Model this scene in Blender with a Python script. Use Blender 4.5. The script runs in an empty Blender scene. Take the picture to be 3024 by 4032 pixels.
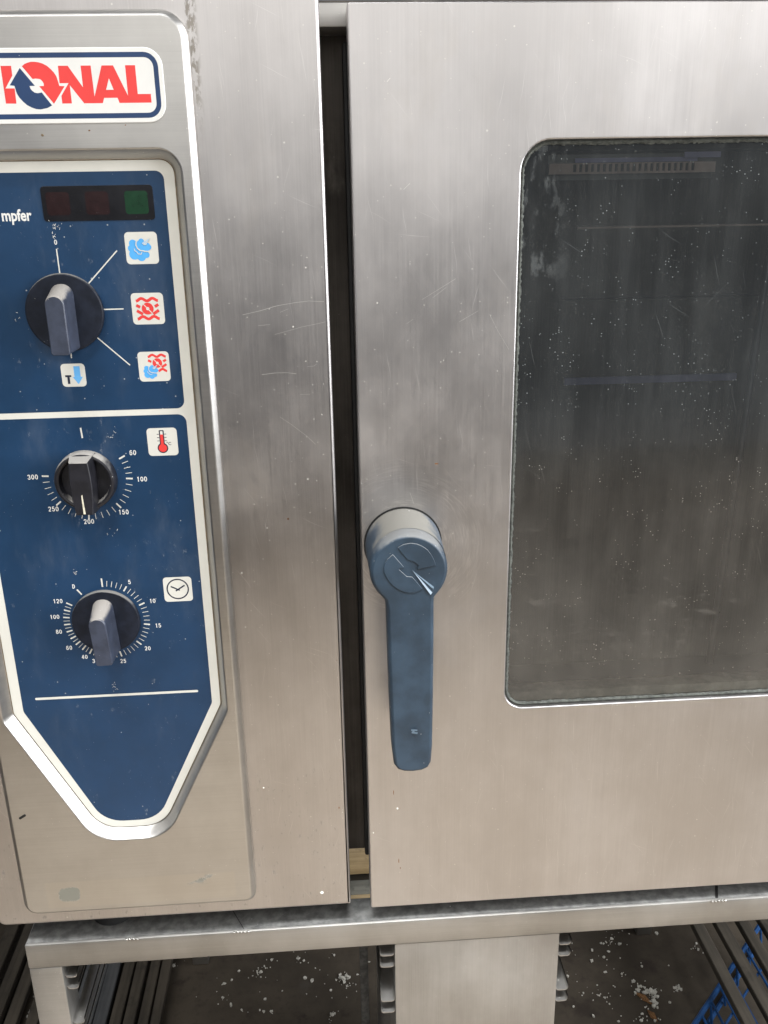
import bpy, bmesh, math, random
from mathutils import Vector, Matrix
from mathutils.geometry import tessellate_polygon

# ------------------------------------------------------------------ camera, light, exposure
scn = bpy.context.scene
COL = scn.collection
Z0 = 1.28                                   # height of the camera above the floor (m)

cam_d = bpy.data.cameras.new('camera')
cam = bpy.data.objects.new('camera', cam_d)
COL.objects.link(cam)
cam_d.sensor_fit = 'HORIZONTAL'
cam_d.sensor_width = 36.0
cam_d.lens = 36.0 * 3500 / 3024
cam_d.clip_start = 0.01
cam_d.clip_end = 100
cam.matrix_world = Matrix(((0.9975209, 0.0379071, -0.0592883, 0.0),
                           (-0.0684007, 0.3243361, -0.9434657, -0.62),
                           (-0.0165347, 0.9451821, 0.3261249, Z0),
                           (0, 0, 0, 1)))
scn.camera = cam
scn.render.resolution_x = 768
scn.render.resolution_y = 1024

w = bpy.data.worlds.new('World')
scn.world = w
w.use_nodes = True
bg = w.node_tree.nodes['Background']
bg.inputs[0].default_value = (0.90, 0.93, 1.0, 1)
bg.inputs[1].default_value = 0.17

def area(name, loc, target, sx, sy, power, col):
    l = bpy.data.lights.new(name, 'AREA')
    l.shape = 'RECTANGLE'
    l.size, l.size_y = sx, sy
    l.energy = power
    l.color = col
    o = bpy.data.objects.new(name, l)
    COL.objects.link(o)
    o.location = loc
    o.rotation_euler = (Vector(target) - Vector(loc)).to_track_quat('-Z', 'Y').to_euler()
    return o

# open doorway far to the right (seen as the white lines on every edge that faces right)
area('doorway_light', (2.5, -0.85, 1.95), (0.0, -0.15, 1.2), 1.7, 2.2, 135, (0.95, 0.97, 1.0))
# roof light to the upper left (soft shadows fall to the lower right)
area('roof_light', (-1.15, -1.30, 2.75), (0.0, 0.1, 0.9), 0.9, 0.9, 22, (1.0, 0.98, 0.95))
# bright open front of the shed behind the viewer, higher on the right
area('front_light', (1.1, -3.4, 2.65), (0.1, 0.0, 1.2), 5.6, 2.0, 66, (1.0, 0.985, 0.955))
# added downward lamp standing in for daylight on the ground the steel reflects
yard = area('ground_fill', (0.25, -1.15, 3.2), (0.25, -1.15, 0.0), 2.6, 0.9, 215, (0.97, 0.985, 1.0))
yard.data.spread = math.radians(50)

vs = scn.view_settings
vs.view_transform = 'Standard'
vs.look = 'None'
vs.exposure = 0.0
vs.gamma = 1.0
vs.use_curve_mapping = False
scn.render.engine = 'CYCLES'

random.seed(7)
R = random.Random(11)

# ------------------------------------------------------------------ node helpers
class NT:
    def __init__(self, name):
        self.m = bpy.data.materials.new(name)
        self.m.use_nodes = True
        self.t = self.m.node_tree
        self.b = self.t.nodes['Principled BSDF']
        self.out = self.t.nodes['Material Output']
        tc = self.t.nodes.new('ShaderNodeTexCoord')
        self.obj = tc.outputs['Object']
    def _set(self, n, k, v):
        if isinstance(v, bpy.types.NodeSocket):
            self.t.links.new(v, n.inputs[k])
        else:
            n.inputs[k].default_value = v
    def map(self, scale=(1, 1, 1), rot=(0, 0, 0), loc=(0, 0, 0), src=None):
        n = self.t.nodes.new('ShaderNodeMapping')
        n.inputs['Location'].default_value = loc
        n.inputs['Rotation'].default_value = rot
        n.inputs['Scale'].default_value = scale
        self.t.links.new(src or self.obj, n.inputs[0])
        return n.outputs[0]
    def noise(self, vec, scale=1, detail=3, rough=.5):
        n = self.t.nodes.new('ShaderNodeTexNoise')
        self.t.links.new(vec, n.inputs['Vector'])
        n.inputs['Scale'].default_value = scale
        n.inputs['Detail'].default_value = detail
        n.inputs['Roughness'].default_value = rough
        return n.outputs[0]
    def voro(self, vec, scale):
        n = self.t.nodes.new('ShaderNodeTexVoronoi')
        self.t.links.new(vec, n.inputs['Vector'])
        n.inputs['Scale'].default_value = scale
        return n.outputs['Distance'], n.outputs['Color']
    def math(self, op, a, b=0.0, c=None, clamp=False):
        n = self.t.nodes.new('ShaderNodeMath')
        n.operation = op
        n.use_clamp = clamp
        self._set(n, 0, a)
        self._set(n, 1, b)
        if c is not None:
            self._set(n, 2, c)
        return n.outputs[0]
    def ramp(self, v, a, b, lo=0.0, hi=1.0):
        n = self.t.nodes.new('ShaderNodeMapRange')
        n.interpolation_type = 'SMOOTHSTEP'
        self._set(n, 'Value', v)
        n.inputs['From Min'].default_value = a
        n.inputs['From Max'].default_value = b
        n.inputs['To Min'].default_value = lo
        n.inputs['To Max'].default_value = hi
        return n.outputs[0]
    def mix(self, f, a, b):
        n = self.t.nodes.new('ShaderNodeMix')
        n.data_type = 'RGBA'
        for k, v in ((0, f), (6, a), (7, b)):
            if isinstance(v, bpy.types.NodeSocket):
                self.t.links.new(v, n.inputs[k])
            else:
                n.inputs[k].default_value = (*v, 1) if isinstance(v, tuple) and len(v) == 3 else v
        return n.outputs[2]
    def xyz(self, src=None):
        n = self.t.nodes.new('ShaderNodeSeparateXYZ')
        self.t.links.new(src or self.obj, n.inputs[0])
        return n.outputs
    def normal_up(self):
        g = self.t.nodes.new('ShaderNodeNewGeometry')
        return self.xyz(g.outputs['Normal'])[2]
    def bump(self, h, dist=.001, strength=1.0):
        n = self.t.nodes.new('ShaderNodeBump')
        n.inputs['Strength'].default_value = strength
        n.inputs['Distance'].default_value = dist
        self.t.links.new(h, n.inputs['Height'])
        self.t.links.new(n.outputs[0], self.b.inputs['Normal'])
    def put(self, **kw):
        names = dict(color='Base Color', metal='Metallic', rough='Roughness', spec='Specular IOR Level',
                     coat='Coat Weight', coatr='Coat Roughness', aniso='Anisotropic')
        for k, v in kw.items():
            s = self.b.inputs[names[k]]
            if isinstance(v, bpy.types.NodeSocket):
                self.t.links.new(v, s)
            else:
                s.default_value = (*v, 1) if isinstance(v, tuple) else v
    def specks(self, scale, size, prob, loc=(0, 0, 0)):
        """small irregular dots: 1 inside a dot"""
        d, c = self.voro(self.map(loc=loc), scale)
        r = self.xyz(c)
        s = self.math('MULTIPLY', r[1], size)
        a = self.math('LESS_THAN', d, s)
        b = self.math('GREATER_THAN', r[0], 1 - prob)
        return self.math('MULTIPLY', a, b)
    def scratches(self, ang, dens, width, loc):
        """sparse thin straight marks running at an angle in the x-z plane"""
        v = self.map(rot=(0, ang, 0), loc=loc)
        wob = self.noise(self.map(scale=(30, 1, 30), src=v), 1, 1)
        sx = self.xyz(v)
        cb = self.t.nodes.new('ShaderNodeCombineXYZ')
        self._set(cb, 0, self.math('MULTIPLY', self.math('ADD', sx[0], self.math('MULTIPLY', wob, .006)), dens))
        self._set(cb, 2, self.math('MULTIPLY', sx[2], 24))
        d, c = self.voro(cb.outputs[0], 1)
        r = self.xyz(c)
        a = self.ramp(d, .05, .35, 1, 0)
        b = self.ramp(r[0], 1 - width, 1 - width * .6)
        return self.math('MULTIPLY', self.math('MULTIPLY', a, b), r[1])

def steel(name, horiz=False, tint=(.60, .585, .56), dark=(.45, .435, .415), r0=.30, speck=.05, scr=True,
          extra=None, stain=.5):
    n = NT(name)
    sc = (14, 14, 1100) if horiz else (1100, 14, 14)
    sc2 = (3.0, 3, 60) if horiz else (60, 3, 3.0)
    fine = n.noise(n.map(scale=sc), 1, 4, .6)
    mid = n.noise(n.map(scale=sc2), 1, 4, .6)
    blot = n.noise(n.map(scale=(9, 9, 5), loc=(.3, 0, .7)), 1, 5, .55)
    cloud_ = n.noise(n.map(scale=(16, 16, 11), loc=(4.3, 0, 1.7)), 1, 6, .62)
    f = n.math('ADD', n.math('MULTIPLY', fine, .16), n.math('ADD', n.math('MULTIPLY', mid, .13), n.math('ADD', n.math('MULTIPLY', blot, .42), n.math('MULTIPLY', cloud_, .40))))
    f = n.ramp(f, .40, .76)
    col = n.mix(f, dark, tint)
    rough = n.math('ADD', n.math('MULTIPLY', blot, .22), r0 - .17)
    rough = n.math('ADD', rough, n.math('MULTIPLY', cloud_, .18))
    rough = n.math('ADD', rough, n.math('MULTIPLY', fine, .10))
    metal = 1.0
    if stain:
        st = n.noise(n.map(scale=(13, 13, 7), loc=(1.3, 2, 4)), 1, 6, .62)
        sm = n.ramp(st, .56, .80, 0, stain)
        col = n.mix(sm, col, (.50, .455, .40))
        rough = n.math('ADD', rough, n.math('MULTIPLY', sm, .16))
    if scr:
        tot = None
        for i, (a, d_, w_) in enumerate(((.12, 2200, .050), (1.12, 2000, .014), (-.25, 2200, .040), (.62, 2200, .024), (1.45, 2000, .008))):
            s = n.scratches(a, d_, w_, (i * 3.7 + .5, i, i * 1.9))
            tot = s if tot is None else n.math('MAXIMUM', tot, s)
        col = n.mix(n.math('MULTIPLY', tot, .5), col, (.88, .86, .83))
        rough = n.math('ADD', rough, n.math('MULTIPLY', tot, .12))
    if extra:
        col, rough, metal = extra(n, col, rough)
    if speck:
        sp = n.math('MAXIMUM', n.specks(190, .12, speck), n.specks(520, .22, speck * 1.2, (4, 2, 1)))
        col = n.mix(n.math('MULTIPLY', sp, .6), col, (.72, .70, .64))
        met = n.math('SUBTRACT', metal, n.math('MULTIPLY', sp, .8), clamp=True)
    else:
        met = metal
    n.put(color=col, metal=met, rough=rough)
    n.bump(fine, .00006, .35)
    return n.m

def flat(name, col, rough=.45, var=.08, scale=60, metal=0.0, speck=0.0, dust=0.0, bump=0.0, spec=.5, dustcol=(.42, .40, .36)):
    n = NT(name)
    v = n.noise(n.map(scale=(scale,) * 3), 1, 4, .6)
    c = n.mix(n.ramp(v, .3, .7), tuple(x * (1 - var) for x in col), tuple(min(1, x * (1 + var)) for x in col))
    if dust:
        up = n.normal_up()
        nn = n.noise(n.map(scale=(140, 140, 140)), 1, 5, .65)
        big = n.noise(n.map(scale=(45, 45, 45), loc=(2, 1, 3)), 1, 3, .5)
        d_ = n.math('ADD', up, n.math('MULTIPLY', n.math('SUBTRACT', big, .5), 1.1))
        d_ = n.math('ADD', d_, n.math('MULTIPLY', n.math('SUBTRACT', nn, .5), .5))
        dm = n.ramp(d_, .35, .8, 0, dust)
        c = n.mix(dm, c, dustcol)
        rr = n.math('ADD', n.math('MULTIPLY', dm, .4), rough)
        n.put(rough=rr)
    else:
        n.put(rough=n.math('ADD', n.math('MULTIPLY', v, .12), rough - .06))
    if speck:
        sp = n.math('MAXIMUM', n.specks(210, .14, speck), n.specks(480, .16, speck * 1.3, (7, 2, 5)))
        c = n.mix(n.math('MULTIPLY', sp, .55), c, (.62, .62, .60))
    n.put(color=c, metal=metal, spec=spec)
    if bump:
        n.bump(n.noise(n.map(scale=(scale * 12,) * 3), 1, 3), .0003, bump)
    return n.m

# ------------------------------------------------------------------ materials
def fascia_extra(n, col, rough):
    x, y, z = n.xyz()[:3]
    # greasy build-up beside the raised panel, brown drops, warm cleaning smears low down
    nn = n.noise(n.map(scale=(260, 260, 120)), 1, 4, .6)
    bx = n.math('MULTIPLY', n.ramp(x, -.0785, -.0765), n.ramp(x, -.0735, -.0695, 1, 0))
    bz = n.ramp(z, .615, .66)
    g = n.math('MULTIPLY', n.math('MULTIPLY', bx, bz), n.ramp(nn, .46, .56))
    # grime creeping round the foot of the panel
    lowz = n.ramp(z, .135, .155, 1, 0)
    g2 = n.math('MULTIPLY', n.math('MULTIPLY', lowz, n.ramp(nn, .60, .70)), .5)
    gg = n.math('MAXIMUM', g, g2)
    col = n.mix(n.math('MULTIPLY', gg, .75), col, (.15, .125, .09))
    rust = n.specks(95, .22, .035, (9, 9, 2))
    col = n.mix(n.math('MULTIPLY', rust, .7), col, (.33, .15, .05))
    metal = n.math('SUBTRACT', 1.0, n.math('MULTIPLY', gg, .9))
    rough = n.math('ADD', rough, n.math('MULTIPLY', gg, .3))
    return col, rough, metal

def door_extra(n, col, rough):
    x, y, z = n.xyz()[:3]
    # rings polished into the steel by the turning handle, hand marks beside it
    dx = n.math('SUBTRACT', x, .0526); dz = n.math('SUBTRACT', z, .339)
    d = n.math('SQRT', n.math('ADD', n.math('MULTIPLY', dx, dx), n.math('MULTIPLY', dz, dz)))
    cb = n.t.nodes.new('ShaderNodeCombineXYZ')
    n._set(cb, 0, n.math('MULTIPLY', d, 900)); n._set(cb, 1, n.math('MULTIPLY', n.math('ARCTAN2', dx, dz), 4))
    ring = n.noise(cb.outputs[0], 1, 2)
    msk = n.math('MULTIPLY', n.ramp(d, .075, .035), n.ramp(n.noise(n.map(scale=(40, 1, 40)), 1, 3), .35, .6))
    rg = n.math('MULTIPLY', n.ramp(ring, .45, .65), msk)
    col = n.mix(n.math('MULTIPLY', rg, .45), col, (.80, .77, .74))
    hand = n.math('MULTIPLY', n.ramp(d, .17, .05), n.ramp(n.noise(n.map(scale=(32, 1, 24), loc=(7, 0, 3)), 1, 5, .6), .48, .66))
    col = n.mix(n.math('MULTIPLY', hand, .07), col, (.30, .28, .27))
    rough = n.math('ADD', rough, n.math('MULTIPLY', hand, .05))
    return col, rough, 1.0

def raised_extra(n, col, rough):
    x, y, z = n.xyz()[:3]
    # ghost of a removed sticker with glue left over
    nn = n.noise(n.map(scale=(150, 150, 150)), 1, 4, .6)
    def box(x0, x1, z0, z1, e):
        a = n.math('MULTIPLY', n.ramp(x, x0 - e, x0 + e), n.ramp(x, x1 - e, x1 + e, 1, 0))
        b = n.math('MULTIPLY', n.ramp(z, z0 - e, z0 + e), n.ramp(z, z1 - e, z1 + e, 1, 0))
        return n.math('MULTIPLY', a, b)
    ghost = box(-.247, -.092, STZ + .0, STZ + .026, .001)
    col = n.mix(n.math('MULTIPLY', ghost, .16), col, (.66, .61, .52))
    glue = n.ramp(n.math('ADD', box(-.2375, -.220, STZ + .006, STZ + .020, .0050), n.math('MULTIPLY', nn, .9)), .92, 1.08)
    glue2 = n.math('MULTIPLY', box(-.133, -.108, STZ + .017, STZ + .0235, .003), n.ramp(nn, .52, .62))
    gl = n.math('MAXIMUM', glue, glue2)
    col = n.mix(n.math('MULTIPLY', gl, .9), col, (.17, .165, .13))
    metal = n.math('SUBTRACT', 1.0, n.math('MULTIPLY', gl, .8))
    rough = n.math('ADD', rough, n.math('MULTIPLY', gl, .25))
    return col, rough, metal
STZ = Z0 - .549 - .70

OVEN_BASE = Vector((.0, .30, .70))

M = {}
M['fascia'] = steel('brushed_steel_fascia', extra=fascia_extra, speck=.06, r0=.28, tint=(.60, .575, .56), dark=(.43, .41, .40))
M['raised'] = steel('brushed_steel_panel', horiz=True, extra=raised_extra, tint=(.60, .585, .555), r0=.28, speck=.04, scr=False, stain=.35)
M['door'] = steel('brushed_steel_door', speck=.05, r0=.32, stain=.40, tint=(.63, .605, .59), dark=(.48, .46, .45), extra=door_extra)
M['stand'] = steel('dull_steel_stand', horiz=True, tint=(.54, .525, .50), dark=(.36, .35, .33), r0=.40, speck=.05, scr=False, stain=.6)
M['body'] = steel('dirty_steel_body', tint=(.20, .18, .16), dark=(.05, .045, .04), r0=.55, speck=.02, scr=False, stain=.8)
M['darksteel'] = flat('dark_steel', (.12, .12, .115), .65, .35, 120, metal=.2, speck=.03)  # shade of the rail top put in as colour; also the rear post
M['standv'] = steel('streaked_steel_panel', tint=(.54, .525, .50), dark=(.36, .345, .325), r0=.42, speck=.05, scr=False, stain=.7)
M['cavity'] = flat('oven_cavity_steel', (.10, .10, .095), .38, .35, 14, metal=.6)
M['rack'] = flat('rack_steel', (.22, .215, .22), .3, .1, 60, metal=1.0)
M['rackwarm'] = flat('warm_strip_steel', (.60, .46, .39), .5, .3, 30)
M['violet'] = flat('violet_steel', (.26, .25, .40), .4, .2, 40, metal=.2)
M['cream'] = flat('cream_print', (.66, .65, .59), .42, .04, 30, speck=.02)
M['white'] = flat('white_print', (.74, .735, .70), .42, .03, 30)
M['blue'] = flat('blue_print', (.010, .036, .098), .42, .14, 22, speck=.10, spec=.45)
def scuffed_blue():
    n = NT('scuffed_blue_print')
    v = n.noise(n.map(scale=(20, 20, 20)), 1, 4, .6)
    c = n.mix(n.ramp(v, .3, .7), (.0075, .033, .080), (.0105, .042, .102))
    haze = n.ramp(n.noise(n.map(scale=(26, 26, 10), loc=(1, 4, 2)), 1, 6, .65), .50, .80, 0, .10)
    c = n.mix(haze, c, (.30, .33, .36))
    sm = n.noise(n.map(scale=(210, 210, 130), loc=(8, 1, 2)), 1, 4, .7)
    sp_ = n.noise(n.map(scale=(34, 34, 34), loc=(3, 1, 9)), 1, 2)
    scuff = n.math('MULTIPLY', n.ramp(sm, .60, .74), n.ramp(sp_, .52, .68))
    c = n.mix(n.math('MULTIPLY', scuff, .30), c, (.38, .40, .42))
    d = n.math('MAXIMUM', n.specks(210, .13, .10), n.specks(480, .17, .13, (7, 2, 5)))
    c = n.mix(n.math('MULTIPLY', d, .5), c, (.55, .56, .55))
    n.put(color=c, rough=n.math('ADD', .36, n.math('MULTIPLY', haze, 1.6)), spec=.45)
    return n.m
M['blue'] = scuffed_blue()
M['logoblue'] = flat('logo_blue_print', (.012, .040, .115), .40, .10, 30, speck=.03)
M['red'] = flat('red_print', (.74, .050, .045), .42, .05, 30)
M['sky'] = flat('light_blue_print', (.09, .40, .80), .42, .05, 30)
M['paleblue'] = flat('pale_blue_print', (.32, .56, .82), .42, .05, 30)
M['ink'] = flat('dark_ink_print', (.012, .018, .040), .42, .05, 30)
M['window'] = flat('indicator_black', (.006, .006, .008), .22, .2, 60, speck=.12)
M['redlamp'] = flat('red_lens', (.013, .003, .0035), .25, .15, 200, speck=.05)
M['greenlamp'] = flat('green_lens', (.003, .032, .012), .25, .15, 200)
M['knob'] = flat('dark_knob_plastic', (.010, .013, .022), .5, .3, 120, dust=.40, speck=.06, spec=.25)
M['grip'] = flat('blue_grey_knob_plastic', (.038, .046, .070), .42, .2, 120, dust=.75, speck=.04, dustcol=(.36, .33, .29))
M['knobblack'] = flat('black_knob_plastic', (.010, .010, .014), .45, .3, 120, dust=.8, speck=.04, dustcol=(.36, .34, .31))
M['pointer'] = flat('ivory_pointer_paint', (.70, .66, .52), .5, .1, 200)
M['handle'] = flat('steel_blue_handle_plastic', (.026, .046, .070), .44, .25, 45, dust=.35, speck=.05, bump=.15)
M['collar'] = flat('dusty_handle_collar_plastic', (.05, .07, .095), .42, .14, 70, dust=.9, speck=.05, dustcol=(.20, .19, .165))
M['pale_plastic'] = flat('pale_handle_plastic', (.115, .165, .215), .32, .1, 200)  # lighter handle plastic for the lit-looking facet; also the scuff
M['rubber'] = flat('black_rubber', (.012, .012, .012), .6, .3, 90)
M['gasket'] = flat('grey_fuzzy_gasket', (.075, .08, .07), .85, .5, 420, bump=.8)
M['ledge'] = flat('glass_ledge_grey', (.55, .53, .42), .7, .3, 60)
M['sealant'] = flat('brown_grime', (.16, .12, .07), .8, .4, 200)
M['weld'] = flat('weld_bead', (.50, .48, .45), .35, .15, 300, metal=1.0, bump=.8)
M['flake'] = flat('white_paint_flakes', (.50, .48, .42), .9, .2, 300)
M['ochre'] = flat('brown_leaf', (.20, .10, .04), .9, .3, 200)
M['bluewire'] = flat('blue_coated_wire', (.012, .065, .20), .4, .2, 60, speck=.03)
M['paintdot'] = flat('white_paint_dot', (.82, .80, .74), .6, .03, 100)
M['blackbit'] = flat('black_tape_bit', (.010, .010, .010), .6, .1, 100)

def wood(name, c1, c2, axis):
    n = NT(name)
    s = [70, 70, 70]
    s[axis] = 3
    g = n.noise(n.map(scale=tuple(s)), 1, 5, .65)
    b = n.noise(n.map(scale=(9, 9, 9)), 1, 4, .6)
    f = n.ramp(n.math('ADD', n.math('MULTIPLY', g, .6), n.math('MULTIPLY', b, .4)), .35, .65)
    c = n.mix(f, c1, c2)
    st = n.ramp(n.noise(n.map(scale=(24, 24, 24), loc=(3, 1, 2)), 1, 5, .6), .56, .70)
    c = n.mix(n.math('MULTIPLY', st, .6), c, tuple(x * .35 for x in c1))
    n.put(color=c, rough=.85)
    n.bump(g, .0015, .6)
    return n.m
M['oldwood'] = wood('weathered_dark_wood', (.026, .021, .014), (.070, .057, .041), 1)
M['paintedwood'] = wood('blue_grey_weathered_wood', (.035, .037, .04), (.095, .096, .097), 1)
M['palletwood'] = wood('pale_pallet_wood', (.36, .25, .12), (.58, .43, .24), 0)
M['greywood'] = wood('grey_pallet_wood', (.13, .125, .10), (.24, .23, .19), 0)

# floor: stained brown concrete
n = NT('stained_floor')
a = n.noise(n.map(scale=(5, 5, 5)), 1, 6, .6)
b = n.noise(n.map(scale=(60, 60, 60)), 1, 5, .65)
c = n.mix(n.ramp(a, .35, .65), (.036, .027, .017), (.070, .055, .038))
c = n.mix(n.math('MULTIPLY', n.ramp(b, .5, .72), .5), c, (.03, .022, .015))
st = n.noise(n.map(scale=(11, 11, 11), loc=(5, 2, 0)), 1, 6, .65)
c = n.mix(n.ramp(st, .55, .66, 0, .75), c, (.022, .014, .009))
c = n.mix(n.ramp(st, .30, .40, .5, 0), c, (.062, .053, .042))
n.put(color=c, rough=.8)
n.bump(b, .002, .4)
M['floor'] = n.m

# oven glass: dark tinted, reflective, with a film of dust and painted reflection, wipe marks and dots
def glass_mat():
    n = NT('dusty_dark_oven_glass')
    t = n.t
    tr = t.nodes.new('ShaderNodeBsdfTransparent')
    tr.inputs[0].default_value = (.52, .54, .54, 1)
    gl = t.nodes.new('ShaderNodeBsdfGlossy')
    gl.inputs['Roughness'].default_value = .06
    gl.inputs[0].default_value = (.9, .95, 1, 1)
    fr = t.nodes.new('ShaderNodeFresnel')
    fr.inputs[0].default_value = 1.75
    m1 = t.nodes.new('ShaderNodeMixShader')
    t.links.new(fr.outputs[0], m1.inputs[0])
    t.links.new(tr.outputs[0], m1.inputs[1])
    t.links.new(gl.outputs[0], m1.inputs[2])
    x, y, z = n.xyz()[:3]
    film = n.noise(n.map(scale=(85, 1, 9)), 1, 5, .6)
    blot = n.noise(n.map(scale=(11, 1, 8), loc=(2, 0, 5)), 1, 5, .6)
    fac = n.math('ADD', n.math('MULTIPLY', n.ramp(film, .35, .75), .020), n.math('MULTIPLY', n.ramp(blot, .3, .85), .026))
    fac = n.math('ADD', fac, .020)
    fac = n.math('ADD', fac, n.math('MULTIPLY', n.math('MULTIPLY', n.ramp(z, .47, .34), n.ramp(blot, -.1, .9)), .052))  # haze added low down for dust and for reflected outdoors
    # wipe marks low in the pane, limescale at the upper left corner
    wm = n.noise(n.map(scale=(42, 1, 130), rot=(0, .35, 0)), 1, 6, .7)
    wb = n.noise(n.map(scale=(17, 1, 17), loc=(5, 0, 1)), 1, 3, .5)
    wz = n.math('MULTIPLY', n.ramp(z, .215, .25), n.ramp(z, .32, .36, 1, 0))
    wipe = n.math('MULTIPLY', n.math('MULTIPLY', n.ramp(wm, .54, .68), n.ramp(wb, .5, .66)), wz)
    fac = n.math('ADD', fac, n.math('MULTIPLY', wipe, .055))
    ls = n.noise(n.map(scale=(130, 1, 60)), 1, 5, .65)
    lm = n.math('MULTIPLY', n.ramp(x, .175, .15), n.ramp(z, .50, .54))
    fac = n.math('ADD', fac, n.math('MULTIPLY', n.math('MULTIPLY', n.ramp(ls, .52, .66), lm), .08))
    hair = None
    for i, (a_, d_, w_) in enumerate(((1.0, 1400, .012), (.3, 1500, .014), (-.8, 1400, .010))):
        s = n.scratches(a_, d_, w_, (i * 5.1, 0, i * 2.3))
        hair = s if hair is None else n.math('MAXIMUM', hair, s)
    fac = n.math('ADD', fac, n.math('MULTIPLY', hair, .10))
    sp = n.math('MAXIMUM', n.specks(260, .20, .13), n.math('MAXIMUM', n.specks(520, .30, .26, (3, 1, 8)), n.specks(60, .09, .10, (1, 1, 8))))
    fac = n.math('ADD', fac, n.math('MULTIPLY', sp, n.ramp(n.noise(n.map(scale=(70, 70, 70)), 1, 3), .42, .68, .0, .45)), clamp=True)
    df = t.nodes.new('ShaderNodeBsdfDiffuse')
    dcol = n.mix(n.ramp(z, .36, .46), (.64, .59, .52), (.58, .62, .62))
    t.links.new(dcol, df.inputs[0])
    m2 = t.nodes.new('ShaderNodeMixShader')
    t.links.new(fac, m2.inputs[0])
    t.links.new(m1.outputs[0], m2.inputs[1])
    t.links.new(df.outputs[0], m2.inputs[2])
    t.links.new(m2.outputs[0], n.out.inputs[0])
    t.nodes.remove(n.b)
    return n.m
M['glass'] = glass_mat()

# ------------------------------------------------------------------ object helpers
BASES = {}
def empty(name, loc, label, cat, group=None):
    o = bpy.data.objects.new(name, None)
    o.empty_display_size = .05
    COL.objects.link(o)
    o.location = loc
    BASES[o.name] = Vector(loc)
    tag(o, label, cat, group)
    return o

def tag(o, label=None, cat=None, group=None, kind=None):
    if label: o['label'] = label
    if cat: o['category'] = cat
    if group: o['group'] = group
    if kind: o['kind'] = kind
    return o

def root_base(o):
    while o.parent: o = o.parent
    return BASES.get(o.name, Vector((0, 0, 0)))

def build(name, bm, mat, parent=None, smooth=None, label=None):
    """bm holds world coordinates; moved into the space of the thing it belongs to"""
    bmesh.ops.recalc_face_normals(bm, faces=bm.faces)
    return build_raw(name, bm, mat, parent, smooth, label)

def build_raw(name, bm, mat, parent=None, smooth=None, label=None):
    me = bpy.data.meshes.new(name)
    b = root_base(parent) if parent else Vector((0, 0, 0))
    bmesh.ops.translate(bm, vec=-b, verts=bm.verts)
    if smooth is not None and not any(f.smooth for f in bm.faces):
        for f in bm.faces: f.smooth = True          # flat caps of lofted pieces stay flat
    caps = [i for i, f in enumerate(bm.faces) if not f.smooth]
    bm.to_mesh(me)
    bm.free()
    if smooth is not None:
        me.set_sharp_from_angle(angle=math.radians(smooth))
        for i in caps: me.polygons[i].use_smooth = False
    else:
        me.shade_flat()
    me.materials.append(mat if not isinstance(mat, str) else M[mat])
    o = bpy.data.objects.new(name, me)
    COL.objects.link(o)
    if parent:
        o.parent = parent
    if label: o['label'] = label
    return o

def W(x, y, z):
    """local mm (x right, y depth away from the viewer, z up; origin in front of the camera) -> world m"""
    return Vector((x * .001, y * .001, Z0 + z * .001))

def loop_faces(bm, loops, cap0=False, cap1=False, closed=True):
    vs_ = [[bm.verts.new(p) for p in L] for L in loops]
    for A, B in zip(vs_[:-1], vs_[1:]):
        k = len(A)
        for i in range(k if closed else k - 1):
            j = (i + 1) % k
            bm.faces.new((A[i], A[j], B[j], B[i])).smooth = True
    if cap0: fill(bm, [vs_[0]])
    if cap1: fill(bm, [vs_[-1]])
    return vs_

def fill(bm, vloops):
    flatv = [v for L in vloops for v in L]
    tris = tessellate_polygon([[v.co for v in L] for L in vloops])
    for t in tris:
        try:
            bm.faces.new([flatv[i] for i in t]).smooth = False
        except ValueError:
            pass

def roundpoly(pts, rad, seg=6):
    """round each corner of a 2-D polygon; rad is a number or list"""
    out = []
    k = len(pts)
    for i in range(k):
        r = rad[i] if isinstance(rad, (list, tuple)) else rad
        p = Vector(pts[i]); a = Vector(pts[i - 1]); c = Vector(pts[(i + 1) % k])
        u = (a - p).normalized(); v = (c - p).normalized()
        ang = u.angle(v) if u.length and v.length else math.pi
        if r <= 0 or ang > math.pi - .02:
            out.append((p.x, p.y)); continue
        d = min(r / math.tan(ang / 2), (a - p).length * .49, (c - p).length * .49)
        rr = d * math.tan(ang / 2)
        t1 = p + u * d; t2 = p + v * d
        cen = p + (u + v).normalized() * (rr / math.sin(ang / 2))
        a1 = math.atan2(t1.y - cen.y, t1.x - cen.x); a2 = math.atan2(t2.y - cen.y, t2.x - cen.x)
        da = (a2 - a1 + math.pi) % (2 * math.pi) - math.pi
        for s in range(seg + 1):
            t = a1 + da * s / seg
            out.append((cen.x + rr * math.cos(t), cen.y + rr * math.sin(t)))
    return out

def area2(p):
    return sum(p[i - 1][0] * p[i][1] - p[i][0] * p[i - 1][1] for i in range(len(p))) / 2

def offset(pts, d):
    """move every edge outward by d (mm)"""
    s = 1 if area2(pts) > 0 else -1
    out = []
    k = len(pts)
    for i in range(k):
        p0 = Vector(pts[i - 1]); p = Vector(pts[i]); p1 = Vector(pts[(i + 1) % k])
        e0 = (p - p0); e1 = (p1 - p)
        if e0.length < 1e-9: e0 = e1
        if e1.length < 1e-9: e1 = e0
        e0 = e0.normalized(); e1 = e1.normalized()
        n0 = Vector((e0.y, -e0.x)) * s; n1 = Vector((e1.y, -e1.x)) * s
        m = (n0 + n1)
        m = m.normalized() if m.length > 1e-6 else n0
        c = max(.45, m.dot(n0))
        q = p + m * (d / c)
        out.append((q.x, q.y))
    return out

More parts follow.
